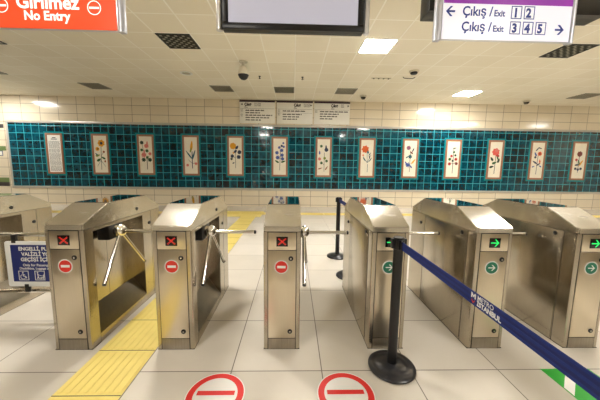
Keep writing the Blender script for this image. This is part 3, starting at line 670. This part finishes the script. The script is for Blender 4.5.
# ------------------------------------------------------------------ hanging signs and screens
def hang_sign(x0, x1, z0, z1, yc, face, label, nm='hanging_sign'):
    t = thing(nm, ((x0+x1)/2, yc, z0), label, 'hanging sign')
    w = (x1-x0)/2; h = z1-z0
    MB().box((-w+.04, -.045, .004), (w-.04, -.022, h), 'silver', .003).build('housing', t)
    MB().box((-w+.05, -.052, .008), (w-.05, -.045, h-.004), face).build('face', t)
    for s in (-1, 1):
        mb = MB(); mb.tube([(s*(w-.024), -.03, 0), (s*(w-.024), -.03, h+.01)], .024, 'cap', 20)
        mb.box((s*w-s*.046, -.03, 0), (s*w, -.004, h+.01), 'cap', .004); mb.build('end_cap', t)
        MB().tube([(s*(w-.15), -.03, h), (s*(w-.15), -.03, ZC-z0)], .009, 'silver').build('hanger_rod', t)
    return t, w, h
t, w, h = hang_sign(1.075, 2.172, 2.335, 2.70, 2.25, 'sign_face', 'white lit exit sign with blue lettering and purple top band, hanging at right')
MB().box((-w+.05, -.0535, .262), (w-.05, -.052, h-.004), 'sign_purple').build('purple_band', t)
fy = -.052
mb = MB(); X = lambda x: x-(1.075+2.172)/2
def exitline(par, z, x, nums):
    mb = MB()
    text_mesh(mb, '\u00c7\u0131k\u0131\u015f /', .094, 'sign_blue', facing_front(X(x), fy, z), bold=.0018, sx=.92)
    text_mesh(mb, 'Exit', .062, 'sign_blue', facing_front(X(x)+.245, fy, z), bold=.0016, sx=.88)
    mb.build('lettering', par)
    xx = X(x)+.378
    for n in nums:
        mb = MB()
        for q in ((xx, z-.016, xx+.082, z-.010), (xx, z+.070, xx+.082, z+.076), (xx, z-.016, xx+.006, z+.076), (xx+.076, z-.016, xx+.082, z+.076)):
            mb.box((q[0], fy-.001, q[1]), (q[2], fy, q[3]), 'sign_blue')
        text_mesh(mb, n, .088, 'sign_blue', facing_front(xx+.016, fy, z-.001), bold=.0042, sx=.9); xx += .1
        mb.build('exit_number', par)
exitline(t, .178, 1.272, '12'); exitline(t, .068, 1.272, '345')
def arrow(mb, x, z, d, mn):
    mb.box((x-.03, fy-.001, z-.007), (x+.03, fy, z+.007), mn)
    for s in (1, -1):
        mb.prism([(x+d*.04, z), (x+d*.006, z+s*.036), (x-d*.012, z+s*.036), (x+d*.022, z)], fy-.0011, fy, mn, 'y')
mb = MB(); arrow(mb, X(1.185), .205, -1, 'sign_blue'); mb.build('left_arrow', t)
mb = MB(); arrow(mb, X(2.035), .092, 1, 'sign_blue'); mb.build('right_arrow', t)

t, w, h = hang_sign(-2.367, -1.27, 2.335, 2.70, 2.25, 'sign_red', 'lit orange-red no entry sign with white lettering, hanging at top left')
mb = MB(); X = lambda x: x-(-2.367-1.27)/2
text_mesh(mb, 'Girilmez', .13, 'sign_white', facing_front(X(-1.81), fy, .145), 'CENTER', .0006, .0035)
text_mesh(mb, 'No Entry', .088, 'sign_white', facing_front(X(-1.82), fy, .066), 'CENTER', .0006, .0028)
mb.build('lettering', t)
for cx in (-1.475, -2.14):
    mb = MB()
    pts = [(X(cx)+.05*math.cos(2*PI*k/32), .158+.05*math.sin(2*PI*k/32)) for k in range(33)]
    for a, b in zip(pts, pts[1:]):
        a, b = Vector(a), Vector(b); m_ = Vector((X(cx), .158)); ia = m_+(a-m_)*.87; ib = m_+(b-m_)*.87
        mb.prism([tuple(a), tuple(b), tuple(ib), tuple(ia)], fy-.001, fy, 'sign_white', 'y')
    mb.box((X(cx)-.036, fy-.001, .151), (X(cx)+.036, fy, .165), 'sign_white'); mb.build('no_entry_symbol', t)

def monitor(x0, x1, y0, y1, z0, z1, label, poles, fr=.05, seen=True):
    t = thing('ceiling_monitor', ((x0+x1)/2, y0, z0), label, 'screen')
    w = (x1-x0)/2; h = z1-z0; d = y1-y0
    MB().box((-w, .012, 0), (w, d, h), 'black', .006).build('casing', t)
    mb = MB()
    for q in ((-w, 0, w, fr), (-w, h-fr, w, h), (-w, fr, -w+fr, h-fr), (w-fr, fr, w, h-fr)):
        mb.box((q[0], 0, q[1]), (q[2], .02, q[3]), 'black', .006)
    mb.build('bezel', t)
    MB().box((-w+fr, .008, fr), (w-fr, .012, h-fr), 'monitor_screen').build('screen', t)
    for s in (-1, 1):
        px = s*(w+.027) if poles else s*(w-.2)
        MB().tube([(px, d*.5, .0 if poles else h), (px, d*.5, ZC-z0)], .024, 'silver', 20).build('hanger_pole', t)
    return t
monitor(-.578, .556, 2.33, 2.41, 2.437, 3.1, 'large black framed screen with blank pale picture, hanging at top centre', True)
monitor(1.13, 2.66, 2.44, 2.62, 2.672, 3.25, 'black framed screen hanging behind the white exit sign', False, .13)

# ------------------------------------------------------------------ ceiling fittings
def cell(i, j): return .017+CG*i, 4.2553+CG*j
LAMP = 40.0
M['lamp'].node_tree.nodes['Principled BSDF'].inputs['Emission Strength'].default_value = LAMP
def lamp(i, j, label):
    x, y = cell(i, j)
    t = thing('ceiling_light', (x+CG/2, y+CG/2, ZC), label, 'ceiling light', 'square light panels in the ceiling')
    h = CG/2-.012
    MB().box((-h, -h, -.006), (h, h, 0), 'white', .002).build('frame', t)
    MB().box((-h+.02, -h+.02, -.010), (h-.02, h-.02, -.006), 'lamp').build('diffuser', t)
lamp(2, 1, 'bright square light panel in the ceiling just right of the central screen')
lamp(8, 6, 'bright square light panel in the ceiling near the wall, below the exit sign')
for i, j in ((20, 1), (-16, 6), (14, 1)):
    lamp(i, j, 'square light panel set in the ceiling outside the view to the side')
for i, j in ((-3, -2), (6, -2), (-4, -9), (5, -9)):
    lamp(i, j, 'square light panel set in the ceiling above the turnstiles or the camera')
def vent(i, j, label, half=False, open_=False, wx=1.):
    x, y = cell(i, j); w = CG/2*wx-.01; hy = CG/2-.01
    t = thing('ceiling_vent', (x+CG/2, y+CG/2, ZC), label, 'ceiling vent', 'square vents in the ceiling')
    MB().box((-w, -hy, -.004), (w, hy, 0), 'vent').build('backing', t)
    mb = MB()
    for q in ((-w, -hy, w, -hy+.02), (-w, hy-.02, w, hy), (-w, -hy, -w+.02, hy), (w-.02, -hy, w, hy)):
        mb.box((q[0], q[1], -.012), (q[2], q[3], -.004), 'vent_light' if not open_ else 'black')
    mb.build('frame', t)
    mb = MB(); n = 9 if open_ else 12
    for k in range(1, n):
        yy_ = -hy+2*hy*k/n; mb.box((-w+.02, yy_-.006, -.011), (w-.02, yy_+.006, -.004), 'vent' if open_ else 'vent_light')
    if open_:
        for k in range(1, n):
            for l in range(1, n):
                if (k+l) % 2 == 0: mb.box((-w+2*w*k/n-.02, -hy+2*hy*l/n-.024, -.0112), (-w+2*w*k/n+.024, -hy+2*hy*l/n+.024, -.0105), 'vent_light')
    mb.build('grille', t)
vent(-4, 1, 'dark egg-crate vent in the ceiling right of the red sign', open_=True)
vent(8, 1, 'dark egg-crate vent in the ceiling just below the white exit sign', open_=True)
vent(-10, 1, 'dark vent in the ceiling below the red sign at the left edge', open_=True)
vent(-10, 6, 'grey louvred ceiling vent near the wall, left of the dome camera')
vent(-4, 6, 'grey louvred ceiling vent below the dome camera')
vent(-1, 6, 'small grey ceiling vent above the middle exit board')
vent(2, 6, 'grey louvred ceiling vent above the right exit board')
vent(14, 6, 'grey louvred ceiling vent near the wall at the far right')
vent(-13, 4, 'grey ceiling vent at the left edge of the ceiling')

t = thing('dome_camera', (-1.06, 6.0, ZC), 'cream dome security camera hanging from the ceiling', 'camera')
MB().lathe([(0,0),(.09,0),(.085,-.015),(.03,-.02),(.022,-.03),(.022,-.10),(0,-.10)], 'cam_white', None, 24).build('mount', t)
MB().lathe([(0,-.09),(.05,-.095),(.085,-.13),(.105,-.2),(.11,-.25),(.11,-.265),(0,-.265)], 'cam_white', None, 32).build('housing', t)
MB().lathe([(.112,-.265),(.112,-.275),(.10,-.29),(.085,-.325),(.05,-.355),(0,-.365)], 'black', None, 32).build('dome', t)
t = thing('downlight', (-2.54, 6.8, ZC), 'small round downlight set in the ceiling left of the dome camera', 'ceiling light')
MB().lathe([(.14,0),(.14,-.012),(.11,-.014),(.10,-.004),(0,-.004)], 'white', None, 28).build('ring', t)
MB().lathe([(.10,-.0045),(0,-.006)], 'vent_light', None, 28).build('lens', t)
t = thing('smoke_detector', (2.67, 6.32, ZC), 'dark box-like detector on the ceiling right of the bright light panel', 'detector')
MB().lathe([(0,0),(.11,0),(.11,-.02),(.085,-.03),(0,-.03)], 'cam_white', None, 24).build('base', t)
MB().lathe([(.075,-.03),(.08,-.05),(.06,-.07),(0,-.075)], 'black', None, 24).build('sensor', t)
for x, y, lb in ((2.09, 8.5, 'tiny dark mini dome camera on the ceiling above the right exit board'), (7.3, 8.7, 'tiny dark mini dome camera on the ceiling far right, near the wall')):
    t = thing('mini_dome_camera', (x, y, ZC), lb, 'camera')
    MB().lathe([(0,0),(.1,0),(.1,-.03),(.085,-.04),(0,-.04)], 'cam_white', None, 24).build('base', t)
    MB().lathe([(.075,-.04),(.07,-.07),(.045,-.1),(0,-.11)], 'black', None, 24).build('dome', t)
for x, y, lb in ((-.83, 6.9, 'tiny sprinkler head on the ceiling right of the dome camera'), (.2, 6.9, 'tiny sprinkler head on the ceiling above the middle exit board')):
    tag(MB().lathe([(0,0),(.03,0),(.03,-.005),(.012,-.01),(.01,-.05),(.025,-.053),(.025,-.058),(0,-.058)], 'vent', None, 14).build('sprinkler_head', loc=(x, y, ZC)), lb, 'sprinkler', 'sprinkler heads')
t = thing('sensor_strip', (2.1, 6.85, ZC), 'small strip of four dark dots on the ceiling above the mini camera', 'ceiling fitting')
MB().box((-.24, -.03, -.01), (.24, .03, 0), 'cam_white', .003).build('plate', t)
for k in range(4): MB().lathe([(.02,-.01),(.02,-.02),(0,-.024)], 'black', Matrix.Translation((-.18+k*.12, 0, 0)), 12).build('spot', t)
tag(MB().tube([(0,0,0), (.03,0,-.03), (.12,.0,-.035), (.24,.02,-.03), (.3,.02,0)], .008, 'vent', 8).build('ceiling_cable', loc=(2.58, 6.72, ZC)), 'short dark loop of cable on the ceiling beside the detector', 'cable')

# ------------------------------------------------------------------ world, view
w = bpy.data.worlds.new('world'); scene.world = w; w.use_nodes = True
w.node_tree.nodes['Background'].inputs['Color'].default_value = (.9, .85, .75, 1)
w.node_tree.nodes['Background'].inputs['Strength'].default_value = .3
scene.view_settings.view_transform = 'Standard'; scene.view_settings.look = 'None'
scene.view_settings.gamma = 1; scene.view_settings.exposure = 1.42
try: scene.view_settings.use_curve_mapping = False
except Exception: pass
